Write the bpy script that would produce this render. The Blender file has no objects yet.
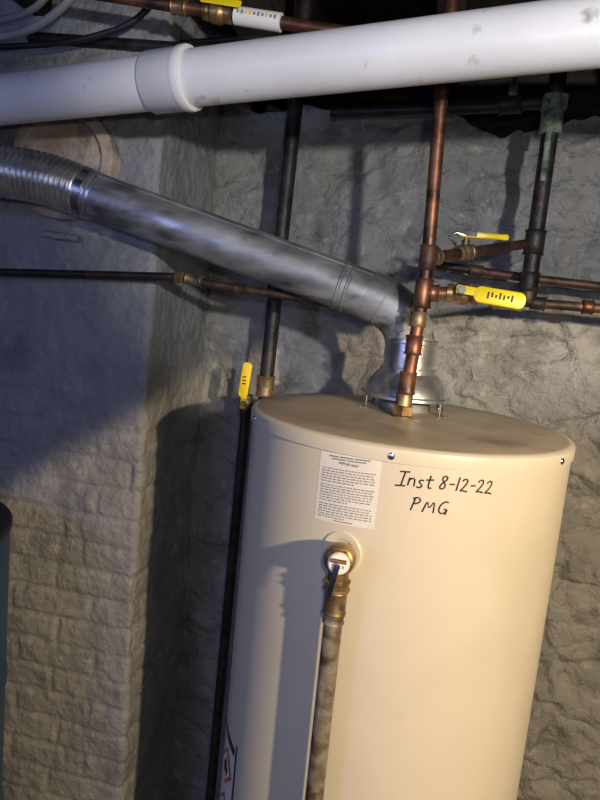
import bpy, math, random
from mathutils import Vector, Matrix, noise
random.seed(7)
V=Vector
scene=bpy.context.scene
scene.view_settings.view_transform='Standard'

# ------------------------------------------------------------ materials
def new_mat(name):
    m=bpy.data.materials.new(name); m.use_nodes=True
    nt=m.node_tree; b=nt.nodes['Principled BSDF']
    return m,nt,b
def mat(name,c1,c2=None,rough=.5,metal=0,scale=20,detail=4,bump=0,bscale=None,lo=.35,hi=.65,c3=None,s3=5,lo3=.5,hi3=.65,spec=None,stretch=(1,1,1),rough2=None,bdist=.01,c4=None,s4=20,lo4=.6,hi4=.7):
    m,nt,b=new_mat(name); N=nt.nodes; L=nt.links
    b.inputs['Roughness'].default_value=rough; b.inputs['Metallic'].default_value=metal
    if spec is not None: b.inputs['Specular IOR Level'].default_value=spec
    tc=N.new('ShaderNodeTexCoord'); mp=N.new('ShaderNodeMapping'); mp.inputs['Scale'].default_value=stretch
    L.new(tc.outputs['Object'],mp.inputs[0]); co=mp.outputs[0]
    if c2 is None: c2=c1
    nz=N.new('ShaderNodeTexNoise'); nz.inputs['Scale'].default_value=scale; nz.inputs['Detail'].default_value=detail
    L.new(co,nz.inputs['Vector'])
    rp=N.new('ShaderNodeValToRGB'); rp.color_ramp.elements[0].position=lo; rp.color_ramp.elements[1].position=hi
    rp.color_ramp.elements[0].color=(*c1,1); rp.color_ramp.elements[1].color=(*c2,1)
    L.new(nz.outputs['Fac'],rp.inputs[0]); out=rp.outputs[0]
    for cc,ss,l0,h0 in((c3,s3,lo3,hi3),(c4,s4,lo4,hi4)):
        if cc is None: continue
        n3=N.new('ShaderNodeTexNoise'); n3.inputs['Scale'].default_value=ss; n3.inputs['Detail'].default_value=6
        L.new(co,n3.inputs['Vector'])
        mr=N.new('ShaderNodeMapRange'); mr.inputs[1].default_value=l0; mr.inputs[2].default_value=h0
        L.new(n3.outputs['Fac'],mr.inputs[0])
        mx=N.new('ShaderNodeMix'); mx.data_type='RGBA'
        L.new(mr.outputs[0],mx.inputs[0]); L.new(out,mx.inputs[6]); mx.inputs[7].default_value=(*cc,1); out=mx.outputs[2]
    L.new(out,b.inputs['Base Color'])
    if rough2 is not None:
        mr=N.new('ShaderNodeMapRange'); mr.inputs[3].default_value=rough; mr.inputs[4].default_value=rough2
        mr.inputs[1].default_value=lo; mr.inputs[2].default_value=hi
        L.new(nz.outputs['Fac'],mr.inputs[0]); L.new(mr.outputs[0],b.inputs['Roughness'])
    if bump:
        nb=N.new('ShaderNodeTexNoise'); nb.inputs['Scale'].default_value=bscale or scale*3; nb.inputs['Detail'].default_value=8
        nb.inputs['Roughness'].default_value=.62
        L.new(co,nb.inputs['Vector'])
        bp=N.new('ShaderNodeBump'); bp.inputs['Strength'].default_value=bump; bp.inputs['Distance'].default_value=bdist
        L.new(nb.outputs['Fac'],bp.inputs['Height']); L.new(bp.outputs[0],b.inputs['Normal'])
    return m

M_wall=mat('painted_stone',(.27,.27,.265),(.37,.365,.355),rough=.48,scale=8,detail=11,bump=1,bscale=38,bdist=.020,c3=(.20,.195,.19),s3=14,lo3=.54,hi3=.72,c4=(.43,.42,.40),s4=32,lo4=.60,hi4=.70)
M_brick=mat('painted_brick',(.25,.255,.26),(.33,.33,.33),rough=.5,scale=8,detail=10,bump=.9,bscale=42,bdist=.012,c3=(.19,.195,.205),s3=7,lo3=.53,hi3=.74,c4=(.39,.385,.375),s4=26,lo4=.62,hi4=.72)
M_side=mat('side_wall_paint',(.22,.21,.19),(.30,.28,.25),rough=.8,scale=6,bump=.4,bscale=40)
M_floor=mat('concrete_floor',(.16,.15,.14),(.25,.24,.22),rough=.85,scale=8,bump=.3,bscale=60)
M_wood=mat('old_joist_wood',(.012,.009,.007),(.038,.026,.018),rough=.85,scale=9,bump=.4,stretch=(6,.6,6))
M_cream=mat('cream_enamel',(.70,.645,.53),(.72,.665,.55),rough=.36,scale=3,c3=(.66,.605,.49),s3=5)
M_lid=mat('cream_enamel_shaded_dirty',(.40,.33,.24),(.50,.42,.31),rough=.42,scale=10,detail=8,c3=(.25,.18,.12),s3=14,lo3=.52,hi3=.8)  # cream with the lid's weaker light painted in as tan, plus brown dirt
M_pvc=mat('white_pvc',(.70,.69,.71),(.80,.79,.80),rough=.38,scale=6,detail=8,c3=(.38,.34,.31),s3=26,lo3=.64,hi3=.76,bump=.05,bscale=40)
M_copper=mat('aged_copper',(.15,.062,.036),(.35,.16,.085),rough=.45,metal=.8,scale=26,detail=6,c3=(.065,.038,.027),s3=30,lo3=.46,hi3=.64)
M_copperd=mat('dark_copper',(.06,.032,.022),(.15,.075,.048),rough=.55,metal=.55,scale=30,detail=6,c3=(.03,.022,.02),s3=20,lo3=.48,hi3=.63)
M_brass=mat('brass',(.36,.22,.10),(.54,.36,.17),rough=.40,metal=.85,scale=40,c3=(.18,.11,.055),s3=30,lo3=.48,hi3=.64)
M_brassd=mat('dirty_brass',(.19,.12,.06),(.36,.25,.14),rough=.5,metal=.7,scale=60,c3=(.08,.09,.06),s3=40)
M_iron=mat('black_iron',(.014,.014,.015),(.042,.038,.036),rough=.45,metal=.4,scale=30,c3=(.07,.034,.02),s3=22,lo3=.58,hi3=.70,bump=.2)
M_green=mat('corroded_green',(.09,.13,.10),(.26,.32,.25),rough=.8,metal=.1,scale=60,bump=.5,c3=(.05,.05,.045),s3=50)
M_galv=mat('galvanized_steel',(.21,.21,.22),(.42,.42,.42),rough=.40,metal=.7,scale=11,detail=9,c3=(.50,.495,.49),s3=7,lo3=.50,hi3=.66,rough2=.66,bump=.06,bscale=20,stretch=(1,2.5,2.5),c4=(.08,.078,.075),s4=10,lo4=.54,hi4=.70)
M_alum=mat('aluminum_flex',(.52,.52,.52),(.76,.76,.75),rough=.3,metal=.9,scale=40,bump=.1)
M_oldgalv=mat('old_galvanized',(.19,.16,.115),(.38,.34,.27),rough=.55,metal=.4,scale=45,detail=8,c3=(.11,.065,.035),s3=35,lo3=.48,hi3=.64,bump=.2)
M_yellow=mat('yellow_vinyl',(.82,.60,.01),(.88,.66,.015),rough=.4,scale=30)
M_steel=mat('plated_steel',(.5,.5,.5),(.7,.7,.7),rough=.25,metal=1,scale=30)
M_label=mat('label_paper',(.78,.76,.72),(.82,.80,.76),rough=.6,scale=20)
M_ink=mat('black_ink',(.012,.012,.014),rough=.5)
M_inkg=mat('grey_print',(.24,.24,.24),rough=.6)
M_red=mat('warning_red',(.80,.12,.02),rough=.5)
M_white=mat('white_print',(.85,.80,.7),rough=.5)
M_cable=mat('grey_cable',(.20,.20,.21),(.32,.32,.32),rough=.55,scale=12)
M_blue=mat('blue_plastic',(.008,.05,.12),(.012,.07,.15),rough=.4,scale=8)
M_black=mat('black_plastic',(.015,.015,.015),rough=.5)
M_mortar=mat('beige_mortar',(.40,.31,.24),(.60,.48,.39),rough=.9,scale=22,detail=8,bump=.6,bscale=60,c3=(.22,.18,.15),s3=18,lo3=.55,hi3=.7)

# ------------------------------------------------------------ mesh helpers
def empty(name,loc=(0,0,0)):
    e=bpy.data.objects.new(name,None); e.empty_display_size=.05; scene.collection.objects.link(e); return e
def mk(name,verts,faces,m,parent=None,smooth=True,angle=40):
    me=bpy.data.meshes.new(name); me.from_pydata([tuple(v) for v in verts],[],faces); me.update()
    me.materials.append(m)
    ob=bpy.data.objects.new(name,me); scene.collection.objects.link(ob)
    if parent: ob.parent=parent
    if smooth:
        for p in me.polygons: p.use_smooth=True
        try: me.set_sharp_from_angle(angle=math.radians(angle))
        except Exception: pass
    return ob
def fillet(pts,rad,n=6):
    pts=[V(p) for p in pts]; out=[pts[0]]
    for i in range(1,len(pts)-1):
        a,b,c=pts[i-1],pts[i],pts[i+1]
        d1=(a-b).normalized(); d2=(c-b).normalized()
        r=min(rad,(a-b).length*.49,(c-b).length*.49)
        p0=b+d1*r; p2=b+d2*r
        for k in range(n+1):
            t=k/n; out.append(p0*(1-t)**2+b*2*t*(1-t)+p2*t*t)
    out.append(pts[-1]); return out
def tube(name,pts,r,m,parent=None,n=24,caps=True,angle=40,rfun=None):
    pts=[V(p) for p in pts]; T=[]
    for i in range(len(pts)):
        if i==0: t=pts[1]-pts[0]
        elif i==len(pts)-1: t=pts[-1]-pts[-2]
        else: t=(pts[i+1]-pts[i]).normalized()+(pts[i]-pts[i-1]).normalized()
        T.append(t.normalized())
    ref=V((0,0,1)) if abs(T[0].z)<.9 else V((1,0,0))
    u=T[0].cross(ref).normalized(); vs=[];fs=[]
    for i,p in enumerate(pts):
        u=(u-T[i]*u.dot(T[i])).normalized(); w=T[i].cross(u)
        rr=rfun(i) if rfun else r
        for k in range(n):
            a=2*math.pi*k/n; vs.append(p+(u*math.cos(a)+w*math.sin(a))*rr)
    for i in range(len(pts)-1):
        for k in range(n):
            k2=(k+1)%n; fs.append((i*n+k,i*n+k2,(i+1)*n+k2,(i+1)*n+k))
    if caps: fs.append(tuple(range(n))[::-1]); fs.append(tuple(range((len(pts)-1)*n,len(pts)*n)))
    return mk(name,vs,fs,m,parent,angle=angle)
def frame(ax):
    ax=V(ax).normalized(); ref=V((0,0,1)) if abs(ax.z)<.9 else V((1,0,0))
    u=ax.cross(ref).normalized(); return ax,u,ax.cross(u)
def lathe(name,o,ax,prof,m,parent=None,n=48,angle=35,caps=True):
    o=V(o); ax,u,w=frame(ax); vs=[];fs=[]
    for r,h in prof:
        for k in range(n):
            a=2*math.pi*k/n; vs.append(o+ax*h+(u*math.cos(a)+w*math.sin(a))*r)
    L=len(prof)
    for i in range(L-1):
        for k in range(n):
            k2=(k+1)%n; fs.append((i*n+k,i*n+k2,(i+1)*n+k2,(i+1)*n+k))
    if caps: fs.append(tuple(range(n))[::-1]); fs.append(tuple(range((L-1)*n,L*n)))
    return mk(name,vs,fs,m,parent,angle=angle)
def fitting(name,c,ax,r,length,m,parent,n=32):
    """pipe coupling: sleeve with raised rounded lips, centred at c"""
    h=length/2; l=min(.004,h*.4)
    return lathe(name,c,ax,[(r*.86,-h),(r*1.06,-h+.0006),(r*1.1,-h+l*.5),(r*1.04,-h+l),(r,-h+l*1.3),(r,h-l*1.3),(r*1.04,h-l),(r*1.1,h-l*.5),(r*1.06,h-.0006),(r*.86,h)],m,parent,n)
def hexnut(name,c,ax,r,length,m,parent):
    h=length/2
    return lathe(name,c,ax,[(r*.88,-h),(r,-h+.0015),(r,h-.0015),(r*.88,h)],m,parent,n=6,angle=20)
def plate(name,c,ux,uy,w,h,t,m,parent,rad=.3,bev=.25,n=6):
    c=V(c);ux=V(ux).normalized();uy=V(uy).normalized();uy=(uy-ux*uy.dot(ux)).normalized();nz=ux.cross(uy)
    R=rad*min(w,h); ring=[]
    for sx,sy,a0 in((1,1,0),(-1,1,90),(-1,-1,180),(1,-1,270)):
        for k in range(n+1):
            a=math.radians(a0+90*k/n); ring.append((sx*(w/2-R)+R*math.cos(a),sy*(h/2-R)+R*math.sin(a)))
    lev=[(-t/2,1-bev*t/min(w,h)*2),(-t/2+t*bev,1),(t/2-t*bev,1),(t/2,1-bev*t/min(w,h)*2)]
    vs=[];K=len(ring)
    for z,s in lev:
        for x,y in ring: vs.append(c+ux*(x*s)+uy*(y*s)+nz*z)
    fs=[(i*K+k,i*K+(k+1)%K,(i+1)*K+(k+1)%K,(i+1)*K+k) for i in range(3) for k in range(K)]
    fs+= [tuple(range(K))[::-1],tuple(range(3*K,4*K))]
    return mk(name,vs,fs,m,parent,angle=50)
def box(name,a,b,m,parent=None,bev=.004):
    x0,y0,z0=a;x1,y1,z1=b
    vs=[(x,y,z) for x in(x0,x1) for y in(y0,y1) for z in(z0,z1)]
    fs=[(0,1,3,2),(4,6,7,5),(0,4,5,1),(2,3,7,6),(0,2,6,4),(1,5,7,3)]
    ob=mk(name,vs,fs,m,parent,smooth=False)
    if bev:
        md=ob.modifiers.new('b','BEVEL'); md.width=bev; md.segments=2
    return ob

# ------------------------------------------------------------ room shell
def fr(x,y,z,o=4): return noise.fractal(V((x,y,z)),1.0,2.0,o)
def sm(a,b,x):
    t=max(0,min(1,(x-a)/(b-a))); return t*t*(3-2*t)
def hstone(x,z):
    wx=x+.09*noise.noise(V((x*5,z*5,3)))+.02*noise.noise(V((x*17,z*17,3))); wz=z+.07*noise.noise(V((x*5,z*5,9)))+.02*noise.noise(V((x*17,z*17,8)))
    d,_=noise.voronoi(V((wx/.26,.3,wz/.15)))
    e=d[1]-d[0]
    k=.45+.55*sm(-.40,.10,x)
    h=-.014*math.exp(-(e/.08)**2)*k
    h+=.018*fr(x*4,1.1,z*5,3)*(.6+.4*k)
    r=1-abs(noise.noise(V((x*9+1.5*noise.noise(V((x*5,z*5,0))),4.4,z*11))))*3.5
    h+=.009*max(-1,r)*k
    h+=.010*fr(x*16,2,z*18,5)*(.35+.65*k)
    return h
def hbrick(s,z):
    bh=.068; bl=.205
    zz=z+.008*noise.noise(V((s*2.5,z*2,4)))
    row=math.floor(zz/bh); u=(s/bl)+(.5 if row%2 else 0)+.25*noise.noise(V((row*2.3,0,0))); fu=u-math.floor(u); fz=zz/bh-row
    jx=min(fu,1-fu)*bl; jz=min(fz,1-fz)*bh
    j=min(jx+.006*noise.noise(V((s*20,z*20,0)))+.001,jz+.005*noise.noise(V((s*22,z*25,5))))
    g=1-sm(.000,.011,j)
    col=math.floor(u); rnd=noise.noise(V((col*3.7+.5,row*5.3+.5,.5)))
    k=1-.85*sm(1.15,1.6,z+.25*noise.noise(V((s*3,z*3,1))))
    k*=.85+.6*noise.noise(V((s*5,z*5,8)))
    return (-.0068*g+.0040*rnd)*k+.009*fr(s*4,7,z*4,3)+.0036*fr(s*22,7,z*22,4)
def back_wall():
    x0,x1=-1.5,1.75; nx=480; nz=330; vs=[];fs=[]
    for j in range(nz+2):
        for i in range(nx+1):
            x=x0+(x1-x0)*i/nx
            zt=2.165+.03*noise.noise(V((x*7,0,2)))+.012*noise.noise(V((x*30,0,2)))-.05*math.exp(-((x-.09)/.10)**2)
            jj=min(j,nz); z=zt*jj/nz
            y=1.58-hstone(x,z)
            if j==nz+1: y+=.32; z+=.01
            vs.append((x,y,z))
    for j in range(nz+1):
        for i in range(nx):
            a=j*(nx+1)+i; fs.append((a,a+1,a+nx+2,a+nx+1))
    return mk('wall_back',vs,fs,M_wall,angle=80)
back_wall()
def chimney():
    XR=-.615; YF=1.256; R=.014; XL=-1.75
    L1=(XR-R)-XL; La=R*math.pi/2; L2=.36; tot=L1+La+L2; ns=260; nz=420; H=2.40; vs=[];fs=[]
    for j in range(nz+1):
        z=H*j/nz
        for i in range(ns+1):
            s=tot*i/ns
            if s<L1: b=V((XL+s,YF,z)); n=V((0,-1,0))
            elif s<L1+La:
                a=(s-L1)/R; b=V((XR-R+R*math.sin(a),YF+R-R*math.cos(a),z)); n=V((math.sin(a),-math.cos(a),0))
            else: b=V((XR,YF+R+(s-L1-La),z)); n=V((1,0,0))
            vs.append(b+n*hbrick(s-L1-La*.5,z))
    for j in range(nz):
        for i in range(ns):
            a=j*(ns+1)+i; fs.append((a,a+1,a+ns+2,a+ns+1))
    return mk('wall_chimney',vs,fs,M_brick,angle=80)
chimney()
box('floor',(-1.9,-1.8,-.06),(1.9,2.0,0),M_floor,bev=0)
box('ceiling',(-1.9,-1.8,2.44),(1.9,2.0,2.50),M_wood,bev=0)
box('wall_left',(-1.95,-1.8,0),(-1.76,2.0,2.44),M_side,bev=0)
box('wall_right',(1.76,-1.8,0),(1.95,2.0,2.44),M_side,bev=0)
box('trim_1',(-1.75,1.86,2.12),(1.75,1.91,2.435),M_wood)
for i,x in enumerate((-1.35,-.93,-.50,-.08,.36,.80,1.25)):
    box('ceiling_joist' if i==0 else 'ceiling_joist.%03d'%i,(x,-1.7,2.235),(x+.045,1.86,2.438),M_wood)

# ------------------------------------------------------------ water heater
WH=empty('water_heater'); CX,CY=-.037,1.093; RB=.270
def cp(a,z,r=RB):
    a=math.radians(a); return V((CX+r*math.sin(a),CY-r*math.cos(a),z))
lathe('tank_body',(CX,CY,0),(0,0,1),[(.262,.03),(RB,.034),(RB,.10),(RB,1.485),(RB-.002,1.487)],M_cream,WH,n=128)
lathe('base_ring',(CX,CY,0),(0,0,1),[(.25,0),(.262,.002),(.262,.032),(.25,.034)],M_black,WH,n=96)
lathe('top_lid',(CX,CY,0),(0,0,1),[(.2708,1.478),(.2735,1.4785),(.2738,1.492),(.2728,1.4965),(.2695,1.4995),(.264,1.5003),(.2,1.5006),(.05,1.501),(.004,1.501)],M_cream,WH,n=128)
lathe('top_shade_dirt',(CX,CY,0),(0,0,1),[(.2640,1.5004),(.262,1.5013),(.2,1.5016),(.05,1.502),(.004,1.502)],M_lid,WH,n=128)  # disc whose darker colour carries the shade on the lid, with some dirt
for a in(-1.2,58.2,-61,118,178,-120):
    lathe('lid_screw_%d'%(a+200),cp(a,1.487,.2735),cp(a,0,1)-V((CX,CY,0)),[(.0052,0),(.0052,.0008),(.0042,.0022),(.0015,.003)],M_steel,WH,n=20)
def patch(name,a0,a1,z0,z1,r,m,tilt=0,n=24,rc=.003):
    """label stuck to the cylindrical jacket"""
    vs=[];fs=[];ac=(a0+a1)/2
    for j in range(2):
        for i in range(n+1):
            a=a0+(a1-a0)*i/n; z=(z0,z1)[j]+tilt*(a-ac)
            vs.append(cp(a,z,r))
    for i in range(n): fs.append((i,i+1,n+2+i,n+1+i))
    return mk(name,vs,fs,m,WH)
def words(name,rows,r,m,tilt=0,ac=0):
    vs=[];fs=[]
    for (a0,a1,z,h) in rows:
        b=len(vs)
        for k in range(3):
            a=a0+(a1-a0)*k/2
            vs+= [cp(a,z+tilt*(a-ac),r),cp(a,z+h+tilt*(a-ac),r)]
        for k in range(2): fs.append((b+2*k,b+2*k+2,b+2*k+3,b+2*k+1))
    return mk(name,vs,fs,m,WH,smooth=False)
def wrap_text(name,body,a,z,size,r,m,align='CENTER',rot=0,bold=0):
    cu=bpy.data.curves.new(name,'FONT'); cu.body=body; cu.size=size; cu.align_x=align; cu.offset=bold
    t=bpy.data.objects.new(name,cu); scene.collection.objects.link(t)
    bpy.context.view_layer.update()
    me=bpy.data.meshes.new_from_object(t.evaluated_get(bpy.context.evaluated_depsgraph_get()))
    bpy.data.objects.remove(t)
    for v in me.vertices:
        x,y=v.co.x,v.co.y; x,y=x*math.cos(rot)-y*math.sin(rot),x*math.sin(rot)+y*math.cos(rot)
        v.co=cp(a+math.degrees(x/RB),z+y,r)
    me.materials.clear(); me.materials.append(m)
    ob=bpy.data.objects.new(name,me); scene.collection.objects.link(ob); ob.parent=WH; return ob
LA0,LA1=-22.9,-3.7; LT=.00025; LC=(LA0+LA1)/2
patch('instruction_label',LA0,LA1,1.379,1.478,RB+.0004,M_label,LT)
rows=[]; z=1.4585
for ln in range(19):
    z-=.0037
    if ln in(6,13): z-=.0015
    a=LA0+1.2; end=LA1-1.2
    if ln in(5,12,18): end=LA1-random.uniform(5,10)
    while a<end-.5:
        w=random.uniform(.35,1.5); rows.append((a,min(a+w,end),z,.0015)); a+=w+.36
words('label_print',rows,RB+.0008,M_inkg,LT,LC)
words('label_header',[(LC-6.5,LC-3.4,1.4725,.0019),(LC-3,LC+1.2,1.4725,.0019),(LC+1.6,LC+6.3,1.4725,.0019),(LC-5.5,LC-1,1.469,.0017),(LC-.5,LC+5.2,1.469,.0017),(LC-3,LC+3,1.3815,.0014)],RB+.0008,M_inkg,LT,LC)
wrap_text('label_title','IMPORTANT',LC,1.4628,.0052,RB+.0008,M_ink)

# marker handwriting: strokes in letter units, wrapped on the jacket
G={
'I':(.62,[[(.02,.97),(.58,1.02)],[(.32,1.0),(.26,.02)],[(-.05,-.02),(.52,.04)]]),
'n':(.52,[[(.04,.56),(.03,.0)],[(.04,.36),(.18,.54),(.33,.5),(.36,.3),(.38,.0)]]),
's':(.45,[[(.34,.52),(.16,.56),(.06,.42),(.18,.3),(.32,.18),(.2,.0),(.0,.04)]]),
't':(.5,[[(.2,.92),(.18,.2),(.26,.02),(.4,.08)],[(.0,.58),(.42,.64)]]),
' ':(.28,[]),
'8':(.55,[[(.4,.82),(.28,.95),(.1,.85),(.14,.62),(.34,.4),(.38,.16),(.2,.0),(.06,.14),(.14,.4),(.36,.66),(.4,.82)]]),
'-':(.42,[[(.04,.46),(.34,.48)]]),
'1':(.28,[[(.12,.95),(.1,.0)]]),
'2':(.56,[[(.04,.72),(.14,.9),(.34,.86),(.34,.6),(.18,.26),(.02,.04),(.2,.1),(.48,.02)]]),
'P':(.72,[[(.16,.95),(.06,.0)],[(.02,.86),(.28,1.0),(.5,.84),(.42,.58),(.12,.48)]]),
'M':(.92,[[(.04,.0),(.2,.9),(.38,.22),(.62,.92),(.72,.0)]]),
'G':(.7,[[(.56,.86),(.36,.94),(.1,.66),(.06,.24),(.26,.0),(.5,.1),(.58,.36),(.38,.34)],[(.58,.36),(.54,-.04)]]),
}
def smoothpts(p,it=2):
    for _ in range(it):
        q=[p[0]]
        for a,b in zip(p,p[1:]): q+=[(a[0]*.75+b[0]*.25,a[1]*.75+b[1]*.25),(a[0]*.25+b[0]*.75,a[1]*.25+b[1]*.75)]
        q.append(p[-1]); p=q
    return p
def handwrite(name,s,a0,z0,h,slope,rad=.0013,xs=1,slant=.16):
    x=0;k=0
    for ch in s:
        adv,st=G[ch]
        dy=random.uniform(-.06,.06)*h
        for q in st:
            pts=[]
            for (u,v) in (smoothpts(q) if len(q)>2 and ch!='M' else smoothpts(q,1)):
                X=(x+u*xs+v*slant)*h; pts.append(cp(a0+math.degrees(X/RB),z0+v*h+slope*X+dy,RB-.0004))
            k+=1; tube('%s_stroke_%d'%(name,k),pts,rad,M_ink,WH,n=8)
        x+=adv*xs
handwrite('install_note','Inst 8-12-22',1.0,1.4490,.0200,-.012,xs=1.17)
handwrite('initials','PMG',5.6,1.4165,.0190,.0,xs=1.16)

# warning label lower left
patch('warning_label',-76,-51,.60,.93,RB+.0004,M_label,-.0002)
patch('warning_label_edge',-51.8,-50.4,.60,.932,RB+.0006,M_ink,0)
patch('warning_header',-75,-52.5,.908,.924,RB+.0008,M_ink,-.0002)
def cyl_poly(name,pts,m,r):
    vs=[cp(a,z,r) for a,z in pts]; return mk(name,vs,[tuple(range(len(vs)))],m,WH,smooth=False)
for i,(a,zc) in enumerate(((-60.5,.862),(-60.5,.775))):
    for nm,q,m,rr in(('hazard_diamond',.036,M_red,.0014),('hazard_diamond_inner',.027,M_white,.0020)):
        w=math.degrees(q/RB)
        vs=[cp(a-w,zc,RB+rr),cp(a-w/2,zc-q/2,RB+rr),cp(a,zc-q,RB+rr),cp(a+w/2,zc-q/2,RB+rr),cp(a+w,zc,RB+rr),cp(a+w/2,zc+q/2,RB+rr),cp(a,zc+q,RB+rr),cp(a-w/2,zc+q/2,RB+rr),cp(a,zc,RB+rr)]
        mk('%s_%d'%(nm,i),vs,[(0,1,8,7),(1,2,3,8),(8,3,4,5),(7,8,5,6)],m,WH,smooth=False)
    cyl_poly('flame_pictogram_%d'%i,[(a-2.0,zc-.013),(a+2.0,zc-.013),(a+3.0,zc-.002),(a+2.0,zc+.005),(a+1.3,zc+.001),(a+.6,zc+.016),(a-1.0,zc+.006),(a-2.0,zc+.008),(a-2.9,zc-.003)],M_ink,RB+.0026)
rows=[]
for ln in range(8):
    a=-74.5
    while a<-66.5: w=random.uniform(.5,1.6); rows.append((a,a+w,.892-.006*ln,.002)); a+=w+.5
words('warning_print',rows,RB+.0009,M_inkg)

# T&P relief valve + discharge pipe
TV=empty('relief_valve')
ta=-12.6; o=cp(ta,1.340,RB); nrm=(o-V((CX,CY,1.340))).normalized()
lathe('escutcheon',o-nrm*.003,nrm,[(.0295,0),(.0295,.004),(.028,.0052),(.020,.0056),(.0175,.0045),(.0165,.0035)],M_cream,TV,n=56)
vb=V((-.0925,.788,1.346)); va=(vb-o).normalized()
lathe('inlet_nipple',o,va,[(.0135,0),(.0135,.012),(.0145,.014),(.0145,.034)],M_brass,TV,n=32)
hexnut('inlet_hex',o+va*.022,va,.0185,.012,M_brass,TV)
lathe('valve_body',vb-va*.018,va,[(.012,0),(.018,.004),(.0215,.012),(.0215,.026),(.019,.034),(.013,.038)],M_brass,TV,n=40)
hexnut('bonnet_hex',vb+va*.021,va,.0175,.007,M_brassd,TV)
lathe('valve_cap',vb+va*.020,va,[(.0145,0),(.0145,.008),(.0125,.0105),(.005,.0115)],M_label,TV,n=32)
tube('outlet',[vb,vb+V((0,0,-.040))],.0145,M_brass,TV)
fitting('outlet_collar',vb+V((0,0,-.036)),(0,0,1),.0165,.014,M_brassd,TV)
plate('test_lever',vb+va*.036+V((-.004,0,-.018)),(.15,0,1),(1,-.2,0),.040,.008,.0022,M_steel,TV)
plate('lever_tab',vb+va*.034+V((-.007,0,-.038)),(.1,0,1),(1,-.2,0),.020,.007,.002,M_steel,TV)
lathe('lever_pin',vb+va*.031+V((-.010,0,.004)),(1,0,0),[(.0028,0),(.0028,.020)],M_brass,TV,n=16)
for k in range(4):
    plate('cap_mark_%d'%k,vb+va*.0318+V((-.0065+.0043*k,0,-.004+.001*(k%2))),(1,0,0),(0,0,1),.0016,.004,.0006,M_inkg,TV,rad=.1)
DP=empty('discharge_pipe')
dx,dy=vb.x,vb.y
tube('pipe',[(dx,dy,1.31),(dx+.001,dy,.9),(dx+.003,dy,.003)],.0130,M_oldgalv,DP)
fitting('adapter',(dx,dy,1.286),(0,0,1),.0150,.034,M_brassd,DP)
fitting('adapter_low',(dx,dy,1.262),(0,0,1),.0140,.014,M_oldgalv,DP)

# ------------------------------------------------------------ draft hood + flue
DH=empty('draft_hood'); hx,hy=-.050,1.195
lathe('hood_cone',(hx,hy,0),(0,0,1),[(.084,1.524),(.0855,1.525),(.0855,1.530),(.083,1.5325),(.0805,1.5325),(.078,1.541),(.072,1.553),(.062,1.566),(.0555,1.572),(.0535,1.580),(.0490,1.582),(.0490,1.626),(.0505,1.628),(.0505,1.634),(.048,1.636)],M_alum,DH,n=72,angle=25,caps=False)
lathe('hood_inner',(hx,hy,0),(0,0,1),[(.084,1.524),(.076,1.538),(.05,1.566),(.045,1.60)],M_galv,DH,n=48,caps=False)
lathe('lower_cone',(hx,hy,0),(0,0,1),[(.048,1.502),(.050,1.510),(.044,1.518),(.040,1.519)],M_galv,DH,n=48)
for k,(ax,ay) in enumerate(((-.070,-.047),(.070,-.047),(.064,.052),(-.064,.052))):
    plate('leg_%d'%k,(hx+ax,hy+ay,1.516),(0,0,1),(-ay,ax,0),.032,.010,.002,M_steel,DH)
    plate('foot_%d'%k,(hx+ax*1.06,hy+ay*1.06,1.5035),(ax,ay,0),(-ay,ax,0),.016,.010,.0016,M_steel,DH)
FL=empty('flue_duct')
A=V((-.708,1.147,1.856)); B=V((-.142,1.193,1.7090)); d=(B-A).normalized(); L=(B-A).length
RD=.0455
prof=[(RD,0)]
def ring(t,amp=.0018,w=.0035): return [(RD,t-w),(RD+amp,t-w*.4),(RD+amp,t+w*.4),(RD,t+w)]
for t in(.012,L-.055,L-.040): prof+=ring(t)
prof+=[(RD,L)]
lathe('straight_section',A,d,prof,M_galv,FL,n=72,angle=20,caps=False)
ax,u,w=frame(d); sd=(V((0,-.55,.83))-d*V((0,-.55,.83)).dot(d)).normalized()
tube('lock_seam',[A+sd*(RD+.0003),B+sd*(RD+.0003)],.0013,M_galv,FL,n=8)
pts=[B,V((-.110,1.194,1.699)),V((-.079,1.195,1.679)),V((-.059,1.195,1.651)),V((-.0505,1.195,1.615))]
tube('elbow',pts,RD+.0012,M_galv,FL,n=64,caps=False,angle=8)
for i,p in enumerate(pts[1:-1],1):
    t=((pts[i+1]-p).normalized()+(p-pts[i-1]).normalized()).normalized()
    lathe('elbow_bead_%d'%i,p-t*.002,t,[(RD,0),(RD+.0032,.001),(RD+.0032,.003),(RD,.004)],M_galv,FL,n=64,caps=False)
fp=fillet([A+d*.02,A-d*.11,V((-.99,1.085,1.884)),V((-1.15,1.12,1.880)),V((-1.20,1.30,1.880))],.09,10)
dense=[];
for a,b in zip(fp,fp[1:]):
    n=max(1,int((b-a).length/.0012))
    for k in range(n): dense.append(a+(b-a)*k/n)
dense.append(fp[-1]); acc=[0]
for a,b in zip(dense,dense[1:]): acc.append(acc[-1]+(b-a).length)
def rf(i):
    s=acc[i]
    base=RD+.001+.0015*sm(.035,.07,s)
    return base+(.0028*math.sin(s/.012*2*math.pi) if s>.038 else 0)
tube('corrugated_section',dense,.05,M_alum,FL,n=56,rfun=rf,angle=80)
lathe('clamp_band',A-d*.004,d,[(RD+.001,-.008),(RD+.0035,-.0075),(RD+.0035,.0075),(RD+.001,.008)],M_steel,FL,n=64,caps=False)
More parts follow.
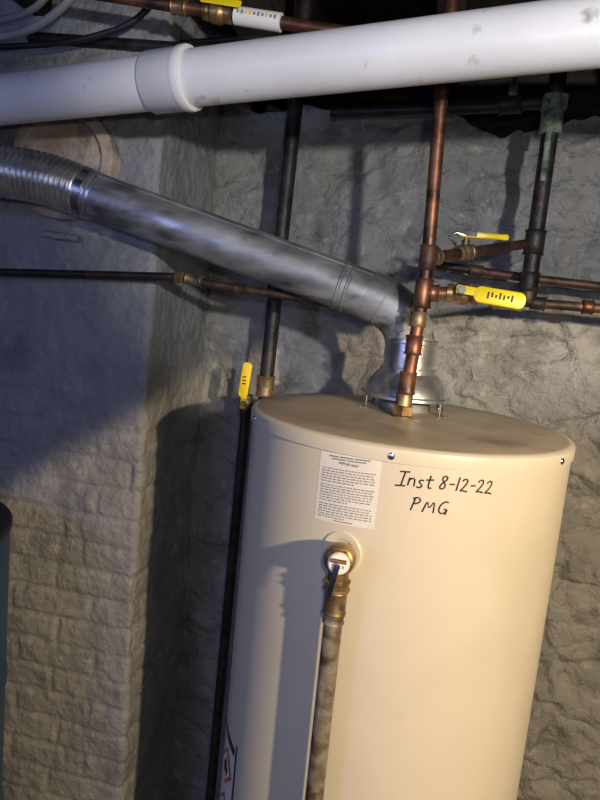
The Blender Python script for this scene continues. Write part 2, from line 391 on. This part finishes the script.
# old collar plate in the chimney behind the flexible duct
TH=empty('chimney_thimble'); tc=V((-.835,1.262,1.936))
vs=[];fs=[];n=64
prof=[(.0,-.006),(.060,-.010),(.092,-.014),(.098,-.030),(.112,-.032),(.120,-.028),(.124,.010)]
for r,h in prof:
    for k in range(n):
        a=2*math.pi*k/n; rr=r*(1+.04*noise.noise(V((math.cos(a)*2,math.sin(a)*2,r*20))))
        vs.append(tc+V((rr*math.cos(a),h-.003*noise.noise(V((math.cos(a)*6,math.sin(a)*6,r*50))),rr*math.sin(a))))
for i in range(len(prof)-1):
    for k in range(n):
        k2=(k+1)%n; fs.append((i*n+k,i*n+k2,(i+1)*n+k2,(i+1)*n+k))
mk('mortar_collar',vs,fs,M_mortar,TH)
tube('wall_pipe_stub',[(-.865,1.224,1.78),(-.79,1.244,1.777)],.008,M_brick)

# ------------------------------------------------------------ PVC drain
PV=empty('pvc_drain_pipe'); P0=V((-1.010,1.093,1.995)); P1=V((.242,.904,2.065)); pd=(P1-P0).normalized()
lathe('pipe',P0-pd*.70,pd,[(.0430,0),(.0430,3.1*.25),(.0430,3.1*.5),(.0430,2.7)],M_pvc,PV,n=72)
cc=P0+pd*((-.485+1.010)/pd.x)
lathe('coupling',cc,pd,[(.0431,-.038),(.0475,-.0375),(.0485,-.036),(.0485,.022),(.0495,.024),(.0505,.028),(.0505,.037),(.0495,.0395),(.0431,.0405)],M_pvc,PV,n=72)

# ------------------------------------------------------------ copper water line with valves
CW=empty('copper_water_pipe'); px,py=-.046,1.083
tube('riser_low',[(px,py,1.50),(px+.010,py,1.715)],.0112,M_copper,CW)
tube('riser_high',[(px+.011,py,1.715),(px+.010,py,1.80),(px+.000,py,2.05),(px-.002,py,2.40)],.0112,M_copper,CW)
hexnut('union_nut',(px,py,1.514),(0,0,1),.0185,.018,M_brass,CW)
lathe('dielectric_nipple',(px,py,1.5),(0,0,1),[(.018,0),(.018,.004),(.0145,.006),(.0145,.042),(.0125,.045)],M_brassd,CW,n=32)
fitting('coupling_1',(px+.002,py,1.562),(0,0,1),.0140,.040,M_copper,CW)
fitting('coupling_2',(px+.005,py,1.628),(0,0,1),.0142,.034,M_copper,CW)
fitting('coupling_3',(px+.007,py,1.672),(0,0,1),.0138,.026,M_brassd,CW)
fitting('tee_1',(px+.010,py,1.716),(0,0,1),.0148,.050,M_copper,CW)
fitting('tee_2',(px+.011,py,1.775),(0,0,1),.0142,.042,M_copperd,CW)
t0=V((px+.010,py,1.717))
tube('branch_low',[t0,t0+V((.055,-.001,.003))],.0112,M_copper,CW)
fitting('tee_1_outlet',t0+V((.019,0,.001)),(1,0,.03),.0142,.016,M_copper,CW)
VB=V((.026,1.082,1.721))
lathe('valve_low_body',VB-V((.024,0,0)),(1,0,0),[(.013,0),(.0155,.001),(.0155,.010),(.0135,.012),(.0175,.018),(.0185,.026),(.0175,.034),(.0135,.040),(.0155,.042),(.0155,.052),(.013,.053)],M_brass,CW,n=24)
lathe('valve_low_stem',VB+V((.0,0,0)),(0,-1,.15),[(.008,0),(.008,.024),(.006,.026),(.006,.033)],M_brassd,CW,n=20)
hexnut('valve_low_nut',VB+V((0,-.031,.0045)),(0,-1,.15),.0075,.006,M_steel,CW)
hd=V((1,-.06,-.09)).normalized()
plate('handle_low_shank',VB+V((.014,-.028,.004)),hd,(0,.15,1),.046,.014,.0025,M_yellow,CW)
plate('handle_low_grip',VB+V((.006,-.028,.002))+hd*.054,hd,(0,.15,1),.080,.0265,.0075,M_yellow,CW,rad=.42)
hc=VB+V((.010,-.028,.002))+hd*.046; hn=hd.cross(V((0,.15,1))).normalized()
if hn.y>0: hn=-hn
hu=V((0,.15,1)); hu=(hu-hd*hu.dot(hd)).normalized()
for k in range(7):
    plate('handle_mark_%d'%k,hc+hd*(-.014+.0062*k)+hn*.0039+hu*.0015*(k%2),hd,hu,.0030,.0110-.003*(k%3),.0006,M_ink,CW,rad=.1)
tube('branch_low_return',fillet([VB+V((.028,0,0)),VB+V((.055,.01,0)),(.150,1.376,1.730),(.185,1.38,1.730),(.7,1.38,1.733),(1.7,1.38,1.735)],.02,5),.0100,M_copperd,CW)
fitting('line_coupling',(.287,1.38,1.731),(1,0,0),.0140,.022,M_copper,CW)
fitting('line_tee',(.190,1.38,1.730),(1,0,0),.0135,.030,M_copperd,CW)
t1=V((px+.011,py,1.775)); t2=V((.150,1.378,1.848)); td=(t2-t1).normalized()
tube('branch_high',[t1,t2],.0095,M_copperd,CW)
fitting('tee_2_outlet',t1+td*.020,td,.0135,.018,M_brassd,CW)
vh=t1+td*.115
lathe('valve_high_body',vh-td*.022,td,[(.011,0),(.014,.001),(.014,.010),(.012,.012),(.016,.018),(.016,.028),(.012,.034),(.014,.036),(.014,.046),(.011,.047)],M_brassd,CW,n=20)
lathe('valve_high_stem',vh,(0,0,1),[(.007,0),(.007,.022),(.0045,.023),(.0045,.030)],M_brassd,CW,n=16)
plate('handle_high_grip',vh+V((.045,.01,.033)),(1,.25,.02),(0,0,1),.058,.010,.012,M_yellow,CW,rad=.4)
plate('handle_high_shank',vh+V((.008,.0,.028)),(1,.25,.0),(0,1,0),.045,.012,.0025,M_yellow,CW)
tube('valve_high_wheel',[vh+V((-.016,-.004,.012)),vh+V((-.030,-.006,.026)),vh+V((-.018,-.004,.034)),vh+V((.0,0,.030))],.0025,M_steel,CW,n=10)
tube('wall_line',[(-.06,1.44,1.800),(.164,1.44,1.785),(.317,1.44,1.779),(1.7,1.44,1.77)],.0095,M_copperd,CW)
fitting('wall_line_coupling',(.06,1.44,1.792),(1,0,-.06),.0125,.03,M_copperd,CW)

IR=empty('iron_water_riser')
tube('riser',[(.165,1.38,2.19),(.165,1.38,2.10),(.167,1.38,1.75)],.0165,M_iron,IR)
fitting('coupling_low',(.1665,1.38,1.772),(0,0,1),.0195,.04,M_iron,IR)
fitting('tee_mid',(.166,1.38,1.852),(0,0,1),.0200,.05,M_iron,IR)
fitting('elbow_low',(.1675,1.38,1.742),(0,0,1),.0180,.036,M_copperd,IR)
fitting('corroded_union',(.165,1.38,2.092),(0,0,1),.0215,.055,M_green,IR)
hexnut('corroded_nut',(.165,1.38,2.125),(0,0,1),.027,.028,M_green,IR)
tube('drip_crust',[(.160,1.363,2.07),(.161,1.361,2.02),(.162,1.362,1.97)],.006,M_green,IR,n=10)
tube('side_pipe',[(.165,1.38,2.128),(.05,1.42,2.128),(-.30,1.47,2.122)],.0125,M_iron,IR)
fitting('side_cock',(.085,1.405,2.128),(1,-.3,0),.018,.045,M_iron,IR)
lathe('side_cock_stem',(.085,1.405,2.12),(0,0,1),[(.009,0),(.009,.045),(.005,.047),(.005,.062)],M_green,IR,n=16)
plate('side_cock_handle',(.085,1.395,2.184),(1,.2,0),(0,1,0),.045,.012,.004,M_green,IR)
tube('top_turn',fillet([(.165,1.38,2.18),(.165,1.38,2.215),(.9,1.36,2.215)],.03,6),.0165,M_iron,IR)

# ------------------------------------------------------------ gas pipe
GP=empty('gas_pipe')
tube('riser',[(-.374,1.42,2.40),(-.377,1.42,2.136),(-.389,1.42,1.46)],.0170,M_iron,GP)
fitting('riser_coupling',(-.3845,1.42,1.72),(0,0,1),.0205,.045,M_iron,GP)
fitting('riser_union',(-.389,1.42,1.483),(0,0,1),.0210,.05,M_brassd,GP)
tube('offset',fillet([(-.389,1.42,1.47),(-.389,1.42,1.425),(-.436,1.432,1.425),(-.437,1.432,1.40)],.015,5),.0145,M_iron,GP)
tube('drop',[(-.435,1.435,1.455),(-.436,1.435,1.40),(-.447,1.44,.30)],.0125,M_iron,GP)
lathe('cock_body',(-.436,1.43,1.418),(0,0,1),[(.013,0),(.017,.004),(.0185,.014),(.017,.026),(.013,.034)],M_brassd,GP,n=20)
plate('cock_handle',(-.436,1.405,1.494),(.08,0,1),(1,0,0),.084,.0235,.006,M_yellow,GP,rad=.4)
plate('cock_handle_shank',(-.437,1.408,1.448),(.06,0,1),(1,0,0),.05,.014,.0025,M_yellow,GP)
lathe('cock_stem',(-.436,1.43,1.437),(0,-1,0),[(.006,0),(.006,.030)],M_brassd,GP,n=14)
for k in range(3):
    plate('cock_mark_%d'%k,(-.437,1.4015,1.485+.008*k),(0,0,1),(1,0,0),.003,.009,.0006,M_ink,GP,rad=.1)

# ------------------------------------------------------------ horizontal line in front of chimney
HL=empty('horizontal_water_pipe')
tube('iron_part',[(-1.74,1.205,1.665),(-.954,1.206,1.689),(-.531,1.206,1.7125)],.0085,M_iron,HL)
tube('copper_part',[(-.531,1.206,1.7125),(-.476,1.206,1.705),(-.215,1.215,1.688),(-.16,1.30,1.686),(-.10,1.44,1.700)],.0080,M_copperd,HL)
hexnut('transition_nut',(-.531,1.206,1.7125),(1,0,-.05),.0145,.020,M_brassd,HL)
fitting('transition_sleeve',(-.500,1.206,1.709),(1,0,-.12),.0115,.036,M_brassd,HL)
fitting('sleeve',(-.40,1.208,1.700),(1,0,-.065),.0105,.026,M_copperd,HL)

# ------------------------------------------------------------ pipe and valve near ceiling
CP=empty('ceiling_copper_pipe')
a=V((-.90,1.10,2.232));b=V((-.20,1.1,2.134)); e=(b-a).normalized()
tube('pipe',[a,b],.0105,M_copper,CP)
q=a+e*.46
fitting('solder_cup',q-e*.075,e,.0135,.03,M_brass,CP)
lathe('valve_body',q-e*.03,e,[(.012,0),(.0155,.002),(.0155,.010),(.013,.013),(.018,.018),(.019,.028),(.018,.036),(.013,.042),(.0155,.044),(.0155,.054),(.012,.056)],M_brass,CP,n=20)
lathe('tag_sleeve',q+e*.030,e,[(.0112,0),(.0150,.001),(.0150,.085),(.0112,.086)],M_label,CP,n=28)
for k in range(10):
    plate('tag_print_%d'%k,q+e*(.040+.0075*k)+V((0,-.0151,.002)),e,(0,0,1),.0045,.0045+.002*(k%2),.0008,M_yellow if k in(2,3,7) else M_inkg,CP,rad=.1)
plate('valve_handle',q+e*.01+V((0,-.022,.010)),e,(0,.3,1),.075,.013,.003,M_yellow,CP)
tube('sagging_pipe',[(-.93,1.25,2.19),(-.5,1.25,2.165),(-.15,1.25,2.16),(.5,1.22,2.15)],.012,M_iron,CP)
LP=empty('ceiling_iron_pipe')
tube('run',[(-1.5,1.36,2.205),(-.40,1.34,2.20),(.40,1.34,2.20)],.010,M_copperd,LP)
fitting('coupling',(-.62,1.345,2.202),(1,0,0),.0135,.04,M_brassd,LP)
fitting('coupling_2',(-.25,1.34,2.20),(1,0,0),.0135,.035,M_copperd,LP)
CB=empty('electrical_cable')
tube('cable_1',fillet([(-1.6,1.05,2.14),(-.95,1.08,2.120),(-.86,1.1,2.128),(-.79,1.1,2.152),(-.72,1.1,2.205),(-.68,1.1,2.30),(-.68,1.1,2.43)],.05,6),.0075,M_cable,CB,n=14)
tube('cable_2',fillet([(-1.6,1.12,2.20),(-.97,1.12,2.165),(-.87,1.12,2.168),(-.80,1.12,2.20),(-.77,1.12,2.30),(-.77,1.12,2.43)],.05,6),.0065,M_cable,CB,n=14)
tube('cable_3',fillet([(-1.6,1.3,2.20),(-.9,1.32,2.19),(-.4,1.3,2.215),(.1,1.28,2.20),(.9,1.3,2.215)],.1,6),.006,M_black,CB,n=12)
tube('cable_4',fillet([(-1.6,1.16,2.16),(-1.0,1.17,2.135),(-.78,1.18,2.15),(-.62,1.19,2.20),(-.55,1.2,2.43)],.08,8),.006,M_black,CB,n=12)

# ------------------------------------------------------------ blue drum
BD=empty('blue_drum'); bx,by=-1.012,.945
lathe('shell',(bx,by,0),(0,0,1),[(.21,0),(.236,.004),(.24,.02),(.24,.40),(.243,.41),(.243,.43),(.24,.44),(.24,.82),(.243,.83),(.243,.85),(.24,.86),(.24,1.175),(.236,1.18)],M_blue,BD,n=80)
lathe('lid',(bx,by,1.170),(0,0,1),[(.236,0),(.243,.001),(.244,.004),(.244,.014),(.241,.018),(.22,.020),(.215,.014),(.02,.014)],M_black,BD,n=80)

# ------------------------------------------------------------ lights
def area(name,loc,tgt,size,e,col):
    l=bpy.data.lights.new(name,'AREA'); l.size=size; l.energy=e; l.color=col
    o=bpy.data.objects.new(name,l); o.location=loc
    o.rotation_euler=(V(tgt)-V(loc)).to_track_quat('-Z','Y').to_euler(); scene.collection.objects.link(o); return o
def spot(name,loc,tgt,ang,blend,e,col,rad=.04):
    l=bpy.data.lights.new(name,'SPOT'); l.spot_size=math.radians(ang); l.spot_blend=blend; l.energy=e; l.color=col; l.shadow_soft_size=rad
    o=bpy.data.objects.new(name,l); o.location=loc
    o.rotation_euler=(V(tgt)-V(loc)).to_track_quat('-Z','Y').to_euler(); scene.collection.objects.link(o); return o
def aim(loc,az,el):
    az,el=math.radians(az),math.radians(el); return (loc[0]-math.sin(az)*math.cos(el),loc[1]+math.cos(az)*math.cos(el),loc[2]+math.sin(el))
wl=(1.08,-.55,1.95)
spot('work_light',wl,aim(wl,20,-40),70.5,.08,180,(1,.76,.46),.022)
ul=(.50,-.25,1.88)
spot('upper_fill_spot',ul,(-.04,1.4,2.12),54,.4,62,(1,.96,.90),.025)  # added fill spot, cone aimed to brighten only the upper zone
fl=bpy.data.lights.new('camera_flash','POINT'); fl.energy=6.5; fl.color=(.97,.97,1); fl.shadow_soft_size=.015
fo=bpy.data.objects.new('camera_flash',fl); fo.location=(.05,-.02,1.72); scene.collection.objects.link(fo)
area('cool_fill',(-1.2,-1.2,1.9),(-.3,1.4,1.5),.6,10,(.36,.45,1))  # added bluish fill to tint the shadows, not an actual window
w=bpy.data.worlds.new('world'); scene.world=w; w.use_nodes=True
w.node_tree.nodes['Background'].inputs[0].default_value=(.35,.42,.8,1); w.node_tree.nodes['Background'].inputs[1].default_value=.06

# ------------------------------------------------------------ camera
pt,rl,yw=math.radians(8.03),math.radians(5.52),math.radians(12)
F=V((0,math.cos(pt),-math.sin(pt)));R0=V((1,0,0));U0=V((0,math.sin(pt),math.cos(pt)))
R=R0*math.cos(rl)+U0*math.sin(rl);U=U0*math.cos(rl)-R0*math.sin(rl)
Rz=Matrix.Rotation(yw,3,'Z'); F,R,U=Rz@F,Rz@R,Rz@U
cam=bpy.data.cameras.new('camera'); co=bpy.data.objects.new('camera',cam); scene.collection.objects.link(co)
cam.sensor_fit='VERTICAL'; cam.sensor_height=24; cam.lens=24*620/800; cam.clip_start=.02
mm=Matrix(((R.x,U.x,-F.x,0),(R.y,U.y,-F.y,0),(R.z,U.z,-F.z,1.665),(0,0,0,1)))
co.matrix_world=mm; scene.camera=co
